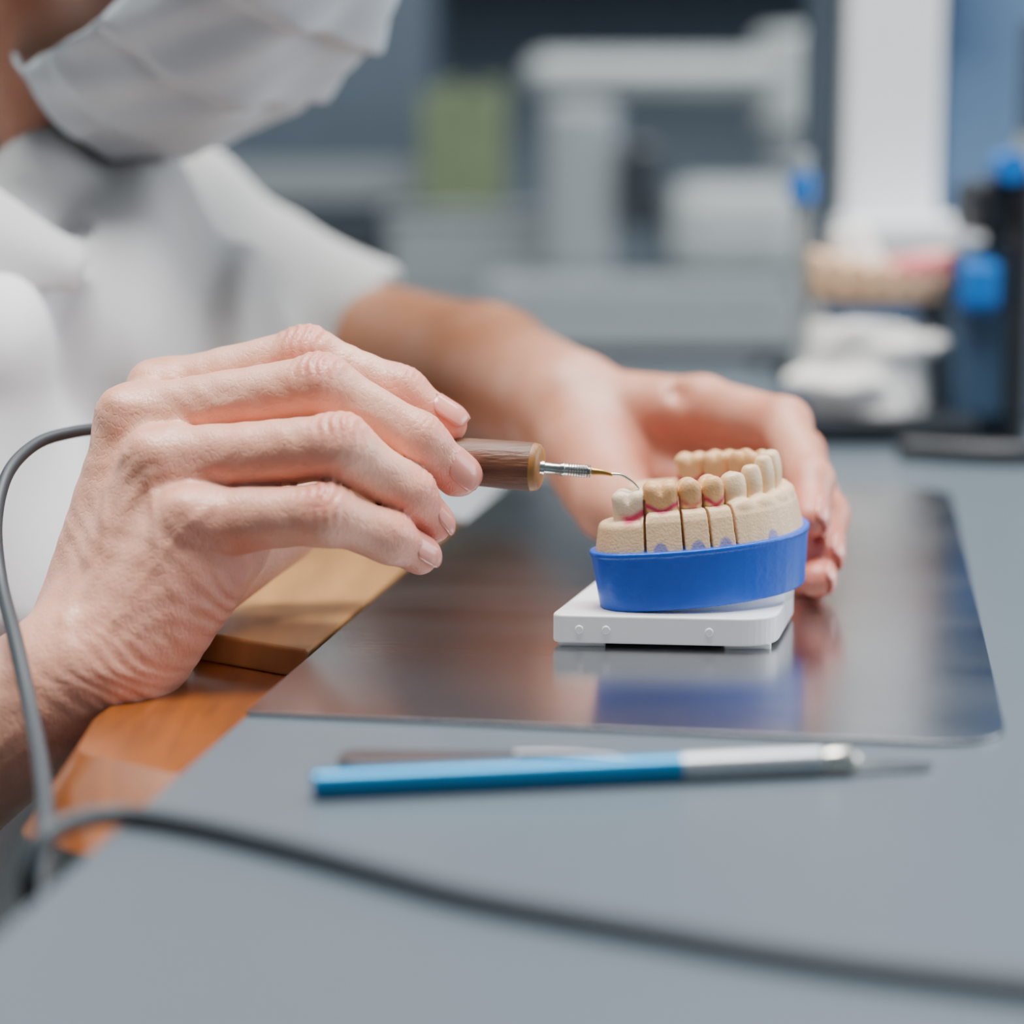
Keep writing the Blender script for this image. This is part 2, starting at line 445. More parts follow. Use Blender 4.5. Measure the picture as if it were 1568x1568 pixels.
for s0 in [teeth[1][0]-.001, teeth[2][0], teeth[3][0]+.0003, teeth[5][0]-.0005]:
    p, t, n = cl_at(s0); rel = vs[:, :2]-p; a = rel@t[:2]; b = rel@n[:2]
    st = (np.clip(1.2-np.sqrt(a**2+((vs[:, 2]-.0283)*.75)**2)/.0018*.9, 0, 1)*4).clip(0, 1)*(b > .006)
    col = col*(1-st[:, None]*.75)+np.array(lin('#5a6db4'))*st[:, None]*.75
make('plaster_teeth_arch', tilt(vs), q, M_teeth, dm, smooth=True, col=col)

# ------------------------------------------------------------------ wax carving tool
tl = empty('wax_carving_tool')
ta = W(829, 716, .634); tb = W(240, 668, .664); ax = nrm(ta-tb); LT = np.linalg.norm(ta-tb)
lathe('wood_handle', tb, ta, [(0, .0045), (.002, .006), (.02, .0068), (LT*.6, .0066), (LT-.012, .0073), (LT-.0026, .0074)], M_handle, tl, 40)
lathe('handle_rim', tb, ta, [(LT-.0027, .0073), (LT-.0010, .0070), (LT-.0002, .0062), (LT, .004)], M_handle2, tl, 40)
tf = W(906, 722, .634); ax2 = nrm(tf-ta); L2 = np.linalg.norm(tf-ta)
lathe('metal_shank', ta-ax2*.001, tf, [(0, .0021), (.0018, .0021), (.002, .0017), (.0065, .0017), (.007, .0020), (.0078, .0020), (.008, .0018), (.0145, .0019), (.015, .0015), (L2+.001, .0012)], M_chrome, tl)
for i in range(9):
    p = ta+ax2*(.0080+i*.0008); lathe('knurl_ring_%d' % (i+1), p, p+ax2, [(0, .0018), (.0002, .00205), (.0004, .0018)], M_chrome, tl, 20)
tube('brass_tip', [tf-ax2*.001, tf+ax2*.003, W(938, 727, .634)], [.0013, .0009, .0005], M_brass, tl)
tube('wire_tip', [W(932, 726, .634), W(950, 727, .634), W(963, 734, .634), W(972, 741, .634), W(979, 749, .6335)], [.0005, .0004, .0004, .00035, .0002], M_chrome, tl)

cab = [tb-ax*.0005, tb-ax*.006, W(165, 657, .664), W(110, 662, .655), W(55, 680, .645), W(12, 725, .63), W(-6, 800, .615), W(2, 890, .60), W(25, 985, .575), W(45, 1080, .55),
       W(62, 1170, .52), W(70, 1250, .492), W(66, 1330, .470), W(54, 1385, .450), W(44, 1362, .436), W(56, 1300, .437), W(100, 1262, .443)]
cab += [T(u, v, .0026) for u, v in [(185, 1248), (290, 1262), (420, 1292), (560, 1330), (700, 1368), (850, 1398), (1000, 1425), (1150, 1452), (1300, 1475), (1450, 1494), (1600, 1512), (1750, 1530)]]
tube('power_cable', cab, [.0019]*8+[.0022]*9+[.0023]*12, M_cable, None, seg=16)

# ------------------------------------------------------------------ scalpel, spatula
sc = empty('scalpel')
p0 = T(478, 1201, .0034); p1 = T(1312, 1163, .0034); d = nrm(p1-p0); L = np.linalg.norm(p1-p0)
j = L*.668
lathe('blue_handle', p0, p1, [(0, .0026), (.0006, .0032), (j, .0032)], M_penblue, sc)
lathe('knurled_grip', p0, p1, [(j, .0033), (j+.001, .0034), (L*.93, .0034), (L*.935, .0028)], M_alu, sc)
lathe('chuck_collar', p0, p1, [(L*.935, .0026), (L*.945, .0032), (L*.985, .0032), (L, .002)], M_chrome, sc)
q1 = p1+d*.020; sd = nrm(np.cross(d, V(0, 0, 1)))
make('blade', [p1-d*.002+sd*.0022+V(0, 0, -.0005), p1-d*.002-sd*.0022+V(0, 0, -.0005), q1-sd*.0016+V(0, 0, -.0022), q1+sd*.0020+V(0, 0, -.0022)+d*-.003], [(0, 1, 2, 3)], M_chrome, sc, solid=.0005)
sp = empty('metal_spatula')
a = T(518, 1156, .002); b = T(800, 1156, .002); c = T(1010, 1168, .002)
M_sp = mat('spatula_steel', '#7c7e83', .35, metal=1)
d = nrm(b-a); sd = nrm(np.cross(d, V(0, 0, 1)))
o = roundpoly([tuple((a-sd*.0066)[:2]), tuple((b-sd*.0035)[:2]), tuple((b+sd*.0035)[:2]), tuple((a+sd*.0066)[:2])], [.006, .002, .002, .006])
prism('spatula_blade', o, .0004, .0018, M_sp, sp, bevel=.0003)
tube('spatula_stem', [b-d*.003, b+d*.01, c], [.0011, .0012, .0012], M_sp, sp)

# ------------------------------------------------------------------ technician
tech = empty('dental_technician')
SK = np.array(lin('#e8ab8f')); RED = np.array(lin('#d66352')); PALE = np.array(lin('#f7d0b9'))
def nail(name, dip, tip, r, n, Ln=.0125, back=.0072, wid=.95):
    l = nrm(tip-dip); n = nrm(n-l*(n@l)); s = np.cross(l, n); vs = []; fs = []; na, nb = 12, 12
    for i in range(na+1):
        a = i/na; al = -back+Ln*a
        w = math.sqrt(max(0, 1-(1-min(a/.35, 1))**2))*.999
        w *= 1 if a < .85 else math.sqrt(max(0, 1-((a-.85)/.15*.75)**2))
        rr = (r+.00035)*(math.sqrt(max(.2, 1-(.80*max(al, 0)/r)**2)))
        for j in range(nb+1):
            b = (j/nb*2-1)*w*wid; vs.append(tip+l*al+rr*(math.cos(b)*n+math.sin(b)*s))
    for i in range(na):
        for j in range(nb):
            k = i*(nb+1)+j; fs.append((k, k+1, k+nb+2, k+nb+1))
    return make(name, vs, fs, M_nail, tech, smooth=True, solid=.0004)

def finger(P, pts, rs, k=.004):
    d = None
    for i in range(len(pts)-1):
        m_ = (pts[i]+pts[i+1])/2; rm = (rs[i]+rs[i+1])/2*(.965 if i else 1.0)
        x = np.minimum(seg(P, pts[i], m_, rs[i], rm), seg(P, m_, pts[i+1], rm, rs[i+1]))
        d = x if d is None else smin(d, x, k)
    return d

rh = {
 'index':  [W(258, 606, .655), W(470, 545, .648), W(612, 602, .645), W(684, 648, .643)],
 'middle': [W(210, 648, .636), W(492, 592, .624), W(640, 676, .625), W(700, 727, .630)],
 'ring':   [W(252, 712, .618), W(520, 684, .606), W(625, 756, .615), W(662, 800, .622)],
 'pinky':  [W(300, 800, .606), W(498, 788, .598), W(595, 822, .606), W(642, 850, .613)]}
rr_ = {'index': [.0106, .0087, .0078, .0063], 'middle': [.0112, .0094, .0081, .0067],
       'ring': [.0108, .0092, .0077, .0061], 'pinky': [.0100, .0084, .0071, .0057]}
wrist = W(108, 1030, .600); fore = W(-180, 1235, .592); elbow = V(-.36, .60, -.085)
thR = [W(190, 930, .640), W(420, 800, .672), W(560, 725, .680), W(652, 700, .668)]
veins = [[(110, 930), (165, 850), (190, 780), (225, 730)], [(190, 930), (250, 850), (290, 800), (330, 770)],
         [(165, 850), (150, 760), (180, 700)], [(250, 850), (240, 790), (225, 740)], [(250, 660), (300, 640), (360, 620)]]
veins = [[W(u, v, .60) for u, v in vv] for vv in veins]
def f_rh(P):
    w2 = wrist
    palm = seg(P, w2+V(.002, 0, 0), fore, .0195, .0275, nrm(V(.2, 1, 0)), 1.10)
    palm = smin(palm, seg(P, fore, elbow, .0275, .038), .01)
    carp = [W(128, 975, .630), W(118, 985, .616), W(135, 1000, .604), W(170, 1010, .597)]
    for c, (nme, r) in zip(carp, [('index', .0125), ('middle', .0130), ('ring', .0130), ('pinky', .0130)]):
        m = rh[nme][0]; palm = smin(palm, seg(P, c, m, .0145, r*.88), .009)
    palm = smin(palm, seg(P, W(225, 975, .612), W(350, 830, .624), .0155, .0130), .010)
    palm = smin(palm, seg(P, W(190, 1010, .602), W(310, 870, .608), .0160, .0125), .008)
    palm = smin(palm, seg(P, W(300, 800, .640), W(270, 700, .655), .014, .012), .010)
    palm = smin(palm, seg(P, wrist, thR[1], .015, .014), .010)
    fg = None
    for nme in rh:
        x = finger(P, rh[nme], rr_[nme])
        fg = x if fg is None else smin(fg, x, .0009)
    d = smin(palm, fg, .0050)
    d = smin(d, finger(P, thR, [.014, .0125, .0100, .0070]), .004)
    for nme, o in [('index', V(-.004, -.004, .003)), ('middle', V(-.003, -.005, .003)), ('ring', V(-.002, -.006, .003)), ('pinky', V(0, -.005, .002))]:
        c = rh[nme][0]+o; d = smin(d, seg(P, c, c, .0070, .0070), .005)
    for c, nme in zip(carp, rh):
        a = c+V(-.006, -.008, .004); b = rh[nme][0]+V(-.004, -.0065, .004)
        d = smin(d, seg(P, a*.55+b*.45, b, .0022, .0045), .005)
    vd = np.full(len(P), 9.)
    for vv in veins:
        for a, b in zip(vv[:-1], vv[1:]):
            a2, b2 = a[[0, 2]], b[[0, 2]]; ba = b2-a2; q = P[:, [0, 2]]-a2; t = np.clip(q@ba/(ba@ba), 0, 1)
            q = q-t[:, None]*ba; vd = np.minimum(vd, (q*q).sum(1))
    d = d-.00055*np.exp(-vd/(.0017**2))*np.clip((.625-P[:, 1])/.01, 0, 1)
    d = d+.00018*np.sin(P[:, 0]*420+3*np.sin(P[:, 2]*170))*np.sin(P[:, 2]*460+2*np.sin(P[:, 0]*200))
    for nme in rh:
        pp = rh[nme]; r = rr_[nme]
        for ji, sp_, am, ex in [(1, .0030, .00055, .0068), (2, .0022, .00040, .0050)]:
            axd = nrm(pp[ji+1]-pp[ji-1]); nn = -nrm(np.cross(axd, np.cross(axd, V(.1, -.6, .8))))
            c = pp[ji]+nn*r[ji]*.8; q = P-c
            d = d+am*np.exp(-(q*q).sum(1)/(ex**2))*np.cos(2*np.pi*(q@axd)/sp_+1.3*np.sin(P[:, 1]*500+P[:, 2]*300))
    q = P-W(185, 1045, .588); wa_ = nrm(V(.55, 0, .83))
    d = d+.00028*np.exp(-(q*q).sum(1)/(.013**2))*np.cos(2*np.pi*(q@wa_)/.0036+2*np.sin(q[:, 0]*150)+1.5*np.sin(P[:, 2]*420))
    q = P-W(330, 930, .600); wb_ = nrm(V(.8, 0, .55))
    d = d+.00025*np.exp(-(q*q).sum(1)/(.012**2))*np.cos(2*np.pi*(q@wb_)/.0050+1.5*np.sin(q[:, 2]*200)+1.5*np.sin(P[:, 0]*380))
    a, b = W(350, 880, .60), W(440, 848, .60); q = P-(a+b)/2; nd_ = nrm(V(.3, 0, .95))
    d = d+.0012*np.exp(-((q@nd_)/.0011)**2)*np.exp(-(q*q).sum(1)/(.012**2))
    return d
lo = V(-.30, .555, -.085); hi = V(.000, .705, .100)
vs, q = sdf_mesh(f_rh, lo, hi, .0010)
def skin_cols(vs, joints, tips, base=SK, seed=0):
    col = np.tile(base, (len(vs), 1))
    n = .5+.5*np.sin(vs[:, 0]*170+seed)*np.sin(vs[:, 1]*190+1)*np.sin(vs[:, 2]*150+2)
    n2 = .5+.5*np.sin(vs[:, 0]*520+2*np.sin(vs[:, 2]*300))*np.sin(vs[:, 2]*610+1)
    col = col*(1-.3*n[:, None])+PALE*.3*n[:, None]
    col = col*(1-.10*n2[:, None])+RED*.10*n2[:, None]
    for c, r, a in joints+tips:
        w = (a*blob(vs, c, r))[:, None].clip(0, 1); col = col*(1-w)+RED*w
    return col
J = []; Tp = []
for nme in rh:
    for ji, a in [(0, .25), (1, .55), (2, .4)]:
        axd = nrm(rh[nme][ji+1]-rh[nme][max(ji-1, 0)]+1e-9); nn = -nrm(np.cross(axd, np.cross(axd, V(.1, -.6, .8))))
        J.append((rh[nme][ji]+nn*rr_[nme][ji], .008, a))
    Tp.append((rh[nme][3], .012, .5))
J.append((W(330, 900, .60), .02, .35)); J.append((W(200, 1060, .59), .025, .3)); J.append((W(380, 700, .61), .018, .25))
make('right_hand_and_forearm', vs, q, M_skin, tech, smooth=True, col=skin_cols(vs, J, Tp))
for nme, n in [('index', V(.25, -.35, 1)), ('middle', V(.45, -.75, .55)), ('ring', V(.75, -.25, .6)), ('pinky', V(.55, -.55, .6))]:
    nail('right_%s_nail' % nme, rh[nme][2], rh[nme][3], rr_[nme][3], n)

lh = {
 'index':  [W(1075, 622, .775), W(1200, 650, .745), W(1240, 738, .708), W(1240, 795, .690)],
 'middle': [W(1050, 650, .785), W(1222, 695, .757), W(1264, 790, .715), W(1264, 850, .693)],
 'ring':   [W(1035, 690, .785), W(1200, 750, .755), W(1252, 840, .710), W(1252, 888, .684)],
 'pinky':  [W(1020, 730, .780), W(1150, 790, .755), W(1232, 860, .720), W(1238, 893, .700)]}
lr_ = {'index': [.0105, .0092, .0078, .0064], 'middle': [.0108, .0090, .0076, .0063], 'ring': [.010, .0085, .0072, .0060], 'pinky': [.009, .0075, .0062, .0054]}
lw = W(872, 625, .805)
def f_lh(P):
    d = seg(P, W(545, 540, 1.0), W(740, 580, .90), .034, .0300)
    d = smin(d, seg(P, W(740, 580, .90), lw, .0300, .0215), .01)
    for nme, r in zip(lh, (.0120, .0125, .012, .011)):
        d = smin(d, seg(P, lw+V(0, 0, -.003), lh[nme][0], .018, r*.9), .006)
    th = finger(P, [W(900, 690, .785), W(938, 770, .748), W(990, 800, .720), W(1035, 790, .709)], [.017, .0135, .0100, .0078])
    d = smin(d, th, .007)
    d = smin(d, seg(P, lw, W(930, 740, .765), .018, .014), .009)
    fg = None
    for nme in lh:
        x = finger(P, lh[nme], lr_[nme]); fg = x if fg is None else smin(fg, x, .001)
    d = smin(d, fg, .004)
    a, b = W(1005, 700, .75), W(1040, 610, .76); ba = b-a; q = P-a; t = np.clip(q@ba/(ba@ba), 0, 1); q = q-t[:, None]*ba
    return d+.003*np.exp(-((q[:, 0])**2+q[:, 2]**2)/.0035**2)
vs, q = sdf_mesh(f_lh, V(-.14, .665, -.012), V(.135, 1.06, .125), .0018)
J = [(lh[n][j], .012, .35) for n in lh for j in (1, 2)]+[(W(1000, 700, .76), .03, .35)]; Tp = [(lh[n][3], .013, .55) for n in lh]
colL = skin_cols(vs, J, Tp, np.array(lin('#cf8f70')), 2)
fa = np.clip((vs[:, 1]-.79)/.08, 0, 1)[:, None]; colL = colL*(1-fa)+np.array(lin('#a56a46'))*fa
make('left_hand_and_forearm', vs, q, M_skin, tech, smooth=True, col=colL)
for nme, n in [('index', V(1, -.35, .25)), ('middle', V(1, -.5, .15)), ('ring', V(1, -.5, .1))]:
    nail('left_%s_nail' % nme, lh[nme][2], lh[nme][3], lr_[nme][3], n)

# --- head
hc = W(265, -275, .86); Fd = nrm(V(.62, -.18, -.76)); Sd = nrm(np.cross(Fd, V(0, 0, 1))); Ud = np.cross(Sd, Fd)
HR = np.stack([Fd, Sd, Ud])
def hp(f, s, u): return hc+Fd*f+Sd*s+Ud*u
nk0 = hp(-.03, 0, -.06); nk1 = W(-90, 420, .90)
def f_head(P):
    d = ell(P, hp(-.015, 0, .045), HR, (.098, .076, .088))
    d = smin(d, ell(P, hp(.03, 0, -.02), HR, (.062, .062, .085)), .03)
    d = smin(d, ell(P, hp(.05, 0, -.075), HR, (.034, .034, .028)), .03)
    d = smin(d, seg(P, hp(.080, 0, .03), hp(.096, 0, -.004), .008, .011), .012)
    for s in (1, -1):
        d = smin(d, ell(P, hp(-.01, s*.076, .005), HR, (.018, .007, .031)), .006)
        d = smax(d, -ell(P, hp(.088, s*.032, .032), HR, (.012, .016, .010)), .012)
        d = smin(d, seg(P, hp(.082, s*.015, .050), hp(.07, s*.05, .050), .007, .006), .01)
    d = smin(d, seg(P, hp(.086, -.016, -.045), hp(.086, .016, -.045), .006, .006), .008)
    d = smin(d, seg(P, nk0, nk1, .050, .052), .02)
    d = smin(d, seg(P, hp(-.02, .055, -.05), W(50, 330, .835), .012, .009), .02)
    return d
vs, q = sdf_mesh(f_head, np.minimum(hc-.17, nk1-.08), np.maximum(hc+.17, nk1), .0035)
make('head_and_neck', vs, q, M_skin, tech, smooth=True, col=skin_cols(vs, [], [], np.array(lin('#a2694b')), 1))
for s in (1, -1):
    vs, q = sdf_mesh(lambda P: ell(P, hp(.076, s*.032, .031), HR, (.012, .013, .012)), hp(.076, s*.032, .031)-.02, hp(.076, s*.032, .031)+.02, .002)
    make('eye_%s' % ('left' if s > 0 else 'right'), vs, q, M_white, tech, smooth=True)
def f_hair(P):
    d = ell(P, hp(-.022, 0, .05), HR, (.104, .084, .092))
    cutp = ((P-hp(.045, 0, .06))@nrm(Fd*1.0-Ud*.55))
    d = smax(d, cutp, .01)
    return smin(d, ell(P, hp(-.13, 0, .02), HR, (.035, .04, .04)), .02)
vs, q = sdf_mesh(f_hair, hc-.19, hc+.19, .004)
make('hair', vs, q, M_hair, tech, smooth=True)
vs = []; fs = []; na, nb = 130, 70
for i in range(na+1):
    t = i/na
    uu = np.interp(t, [0, .2, .5, .8, 1], [.046, .012, -.040, -.088, -.100])
    fr = np.interp(t, [0, .15, .3, .55, .8, .93, 1], [.094, .112, .118, .116, .098, .074, .056])
    sd_ = np.interp(t, [0, .3, .6, .85, 1], [.070, .076, .079, .068, .052])
    saw = (t*5.2+.3) % 1; pl_ = saw if saw < .88 else (1-saw)/.12*.88
    for j in range(nb+1):
        ph = (j/nb*2-1)*math.radians(66)
        env = max(math.cos(ph), 0)**.3
        off = .0052*(pl_-.5)*env*(1 if .08 < t < .93 else 0)+.0022*math.sin(ph*8+t*9)+.0014*math.sin(ph*17-t*22)
        vs.append(hp((fr+off)*max(math.cos(ph), 0)**.75-.004+.012*(1-math.cos(ph)), (sd_+off)*np.sign(ph)*abs(math.sin(ph))**.9*1.03, uu+.008*math.sin(ph*2+t*5)))
for i in range(na):
    for j in range(nb):
        k = i*(nb+1)+j; fs.append((k, k+nb+1, k+nb+2, k+1))
sm = empty('surgical_mask')
make('mask_fabric', vs, fs, M_mask, sm, smooth=True, solid=.0012)
for s in (1, -1):
    tube('ear_loop_%s' % ('left' if s > 0 else 'right'), [hp(.030, s*.072, .03), hp(-.03, s*.083, .03), hp(-.038, s*.083, -.005), hp(.020, s*.066, -.080)], .0013, M_mask, sm)

# --- shirt
shL = W(205, 405, 1.0); shR = V(-.31, .74, .040)
def f_shirt(P):
    d = seg(P, shR, shL, .060, .058)
    d = smin(d, seg(P, W(60, 570, .87), V(-.22, .87, -.10), .102, .115), .04)
    d = smin(d, seg(P, V(-.22, .87, -.10), V(-.24, .87, -.24), .115, .125), .04)
    d = smin(d, seg(P, W(330, 800, .93), W(300, 950, .92), .085, .10), .04)
    d = smin(d, seg(P, W(-90, 600, .76), W(-70, 900, .76), .045, .062), .012)
    d = smin(d, seg(P, shL, W(515, 530, 1.0), .057, .044), .03)
    d = smin(d, seg(P, W(515, 530, 1.0), W(590, 556, .998), .0430, .0430), .008)
    d = smin(d, seg(P, shR, V(-.35, .66, .0), .058, .052), .02)
    d = smax(d, -seg(P, nk1+V(.0, 0, -.02), nk0, .056, .062), .006)
    d = smax(d, -seg(P, W(-80, 120, .77), W(52, 290, .80), .040, .018), .006)
    d = smax(d, -seg(P, W(72, 240, .80), W(98, 350, .805), .020, .006), .004)
    ha = nrm(W(640, 568, .995)-W(535, 520, 1.0))
    d = smax(d, (P-W(560, 534, 1.0))@ha, .003)
    d = smax(d, -seg(P, W(543, 541, 1.0), W(700, 575, .99), .0362, .0362), .001)
    fo = .0034*np.sin(P[:, 0]*55+P[:, 2]*70+3*np.sin(P[:, 1]*14))*np.sin(P[:, 1]*22+1)+.0022*np.sin(P[:, 0]*120-P[:, 2]*50+P[:, 1]*40)
    m_ = np.clip((-.085-P[:, 0])/.02, 0, 1)
    far = np.clip((1.0-P[:, 1])/.06, .25, 1)
    fo = fo*(.4+.6*m_)+.0045*m_*np.sin((P[:, 0]*.95+P[:, 2]*.35)*150+2.5*np.sin(P[:, 2]*28))*np.clip((P[:, 1]-.76)/.06, 0, 1)
    return d+fo*far
vs, q = sdf_mesh(f_shirt, V(-.42, .60, -.38), V(.03, 1.12, .21), .0044)
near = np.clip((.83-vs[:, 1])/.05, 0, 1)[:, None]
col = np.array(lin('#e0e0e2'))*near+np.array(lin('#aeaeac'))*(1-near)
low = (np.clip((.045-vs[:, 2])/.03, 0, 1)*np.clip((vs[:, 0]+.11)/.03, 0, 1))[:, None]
col = col*(1-low)+np.array(lin('#89958e'))*low  # shade on the lower front, painted into the shirt colour as grey-green
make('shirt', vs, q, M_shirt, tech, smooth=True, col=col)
def flap(name, quad, m=M_shirt):
    a, b, c, d = [np.asarray(x) for x in quad]; vs = []; fs = []; n = 10
    for i in range(n+1):
        for j in range(n+1):
            s_, t_ = i/n, j/n
            p = (1-s_)*(1-t_)*a+s_*(1-t_)*b+s_*t_*c+(1-s_)*t_*d
            p = p+V(.2, -.8, .4)*.008*math.sin(math.pi*t_)*(1-.5*s_); vs.append(p)
    for i in range(n):
        for j in range(n):
            k = i*(n+1)+j; fs.append((k, k+1, k+n+2, k+n+1))
    make(name, vs, fs, m, tech, smooth=True, solid=.002, col=np.tile(np.array(lin('#d6d5d4')), (len(vs), 1)))
flap('collar_near', [W(-90, 230, .775), W(140, 395, .785), W(118, 445, .775), W(-100, 440, .75)])
flap('collar_far', [W(150, 225, .90), W(118, 360, .815), W(165, 420, .80), W(215, 250, .90)])

# --- trousers, seat
kn1, kn2 = V(.16, .78, -.20), V(.18, .98, -.20)
def f_tr(P):
    d = seg(P, V(-.25, .80, -.27), kn1, .085, .062)
    d = smin(d, seg(P, V(-.25, .93, -.27), kn2, .085, .062), .02)
    d = smin(d, seg(P, kn1, kn1+V(-.03, 0, -.47), .060, .045), .02)
    d = smin(d, seg(P, kn2, kn2+V(-.03, 0, -.47), .060, .045), .02)
    return d
vs, q = sdf_mesh(f_tr, V(-.38, .66, -.74), V(.28, 1.08, -.10), .009)
make('trousers', vs, q, M_trouser, tech, smooth=True)
for s, k_ in (('left', kn2), ('right', kn1)):
    c = k_+V(.03, 0, -.515)
    vs, q = sdf_mesh(lambda P: smax(ell(P, c, I3, (.13, .045, .055)), -(P[:, 2]+.748), .004), c-.15, c+.15, .006)
    make('shoe_%s' % s, vs, q, M_white, tech, smooth=True)
st = empty('lab_stool')
cyl('seat', (-.27, .87, -.42), (-.27, .87, -.365), .20, M_dark, st, ch=.015)
cyl('column', (-.27, .87, -.70), (-.27, .87, -.41), .025, M_chrome, st)
for i in range(5):
    a = i*2*math.pi/5+.3; e = V(-.27+.27*math.cos(a), .87+.27*math.sin(a), -.715)
    tube('spoke_%d' % (i+1), [V(-.27, .87, -.66), (V(-.27, .87, -.68)+e)/2, e], [.02, .016, .012], M_dark, st)
    cyl('castor_%d' % (i+1), e+V(0, -.012, -.010), e+V(0, .012, -.010), .025, M_dark, st)

# ------------------------------------------------------------------ articulator with models on the bench
ar = empty('dental_articulator'); yA = 1.13
bx = W(1350, 640, yA)[0]
box('lower_frame', (bx-.004, yA, .009), (.095, .08, .013), M_dark, ar, bevel=.005)
cx = W(1328, 600, yA)[0]
def f_low(P):
    d = smax(seg(P, V(cx-.002, yA, .0), V(cx-.002, yA, .060), .037, .030), P[:, 2]-.063, .003)
    d = smin(d, ell(P, V(cx-.010, yA-.008, .030), I3, (.034, .030, .010)), .003)
    d = smin(d, ell(P, V(cx+.012, yA-.006, .050), I3, (.028, .027, .008)), .003)
    d = smax(d, .013-P[:, 2], .001)
    return d+.0016*np.sin(P[:, 0]*170+2*np.sin(P[:, 1]*160))*np.sin(P[:, 1]*230+P[:, 2]*210)
vs, q = sdf_mesh(f_low, V(cx-.05, yA-.05, .008), V(cx+.055, yA+.05, .080), .0022)
make('plaster_mount', vs, q, M_stone, ar, smooth=True)
cyl('blue_ring', (cx+.002, yA, .064), (cx+.002, yA, .072), .026, M_bluegrey, ar)
def f_up(P):
    q = P-V(cx+.004, yA, .083); r = np.sqrt((q[:, 0]/1.2)**2+q[:, 1]**2)
    top = .010+.0035*(np.abs(q[:, 0])/.03)**2
    d = smax(np.abs(r-.022)-.009+.15*np.clip(-q[:, 2], 0, 1), np.maximum(q[:, 2]-top, -.010-q[:, 2]), .003)
    a = np.arctan2(q[:, 1], q[:, 0]); return d+.0016*np.sin(a*16)*(q[:, 2] > 0)
vs, q = sdf_mesh(f_up, V(cx-.045, yA-.045, .068), V(cx+.055, yA+.045, .104), .0015)
colr = np.tile(np.array(lin('#e6bd98')), (len(vs), 1)); w = np.exp(-((vs[:, 2]-.093)/.005)**2)*np.clip((vs[:, 0]-cx-.005)/.008, 0, 1)
colr = colr*(1-w[:, None]*.9)+np.array(lin('#d03a66'))*w[:, None]*.9
make('stone_cast', vs, q, M_teeth, ar, smooth=True, col=colr)
cyl('mount_stub', (cx-.005, yA, .088), (cx-.012, yA, .112), .014, M_stone, ar, r1=.010)
px = W(1530, 500, yA)[0]
for i, dy in enumerate((-.028, .028)):
    cyl('rear_post_%d' % (i+1), (px+.004, yA+dy, .0), (px+.004, yA+dy, .140), .007, M_dark, ar)
box('rear_block', (px-.004, yA, .055), (.048, .05, .095), M_bgm, ar, bevel=.008)
box('joining_bar', ((px+bx)/2, yA, .008), (abs(px-bx)+.02, .04, .012), M_dark, ar)
box('hinge_block', (px-.004, yA, .122), (.034, .06, .028), M_dark, ar, bevel=.006)
cyl('hinge_knob', (px-.006, yA-.045, .142), (px-.006, yA-.025, .142), .008, M_bluep, ar)
box('blue_lock', (W(1483, 440, yA)[0], yA-.025, .082), (.020, .02, .026), M_bluep, ar, bevel=.005)
cyl('incisal_pin', (W(1232, 400, yA)[0], yA, .016), (W(1228, 250, yA)[0], yA, .150), .0045, M_lgrey, ar)
cyl('pin_knob', (W(1228, 290, yA)[0], yA, .124), (W(1228, 290, yA)[0], yA, .139), .007, M_bluep, ar)
box('pin_support', (W(1240, 640, yA)[0], yA, .010), (.03, .03, .018), M_bluep, ar, bevel=.004)

su = empty('dental_surveyor'); yS = 1.36
x0, x1 = W(1287, 100, yS)[0], W(1428, 100, yS)[0]
box('pillar', ((x0+x1)/2, yS, .28), (x1-x0, .06, .36), M_white, su, bevel=.004)
box('pillar_side', (x0-.012, yS+.01, .28), (.014, .05, .36), M_slate, su)
xa, xb = W(1268, 350, yS)[0], W(1492, 350, yS)[0]
box('ledge', ((xa+xb)/2, yS-.03, .100), (xb-xa, .13, .022), M_white, su, bevel=.004)
box('ledge_support', ((xa+xb)/2+.01, yS, .050), (.07, .08, .085), M_dark, su)
box('foot_plate', ((xa+xb)/2, yS, .008), (.14, .10, .016), M_dark, su, bevel=.004)
tube('air_hose', [V(.19, 1.04, .006), V(.24, 1.02, .006), V(.30, 1.03, .006), V(.38, 1.02, .006), V(.50, .98, .006)], .005, M_dark, None)

br = empty('bunsen_burner'); ux = W(1560, 300, 1.25)[0]+.01
cyl('burner_base', (ux, 1.27, 0), (ux, 1.27, .014), .035, M_dark, br)
cyl('burner_tube', (ux, 1.27, .014), (ux, 1.27, .16), .008, M_lgrey, br)
cyl('burner_valve', (ux-.02, 1.27, .115), (ux+.02, 1.27, .115), .010, M_bluep, br)
cyl('burner_top', (ux, 1.27, .16), (ux, 1.27, .225), .007, M_slate, br)

# ------------------------------------------------------------------ background lab
yC = 2.3
cn = empty('lab_counter')
box('counter_top', (.05, yC+.35, -.04), (2.4, .7, .03), M_grey, cn, bevel=.004)
box('carcass', (.05, yC+.37, -.40), (2.3, .62, .68), M_grey, cn)
for i in range(5):
    for k in range(3):
        box('drawer_%d_%d' % (i+1, k+1), (-.86+i*.455, yC+.045, -.165-k*.215), (.435, .02, .2), M_white, cn)
        cyl('pull_%d_%d' % (i+1, k+1), (-.93+i*.455, yC+.025, -.19-k*.215), (-.79+i*.455, yC+.025, -.19-k*.215), .005, M_chrome, cn)
yM = 2.55
def bg(name, u0, u1, v0, v1, y, dep, m, par, bevel=.01):
    a = W(u0, v0, y); b = W(u1, v1, y)
    return box(name, ((a[0]+b[0])/2, y, (a[2]+b[2])/2), (abs(b[0]-a[0]), dep, abs(a[2]-b[2])), m, par, bevel=bevel)
ms = empty('lab_microscope')
bg('arm', 800, 1200, 82, 150, yM, .10, M_lgrey, ms, .03)
a = W(1210, 60, yM); cyl('optic_head', (a[0], yM, W(0, 205, yM)[2]), (a[0], yM, a[2]+.01), .045, M_lgrey, ms, ch=.012)
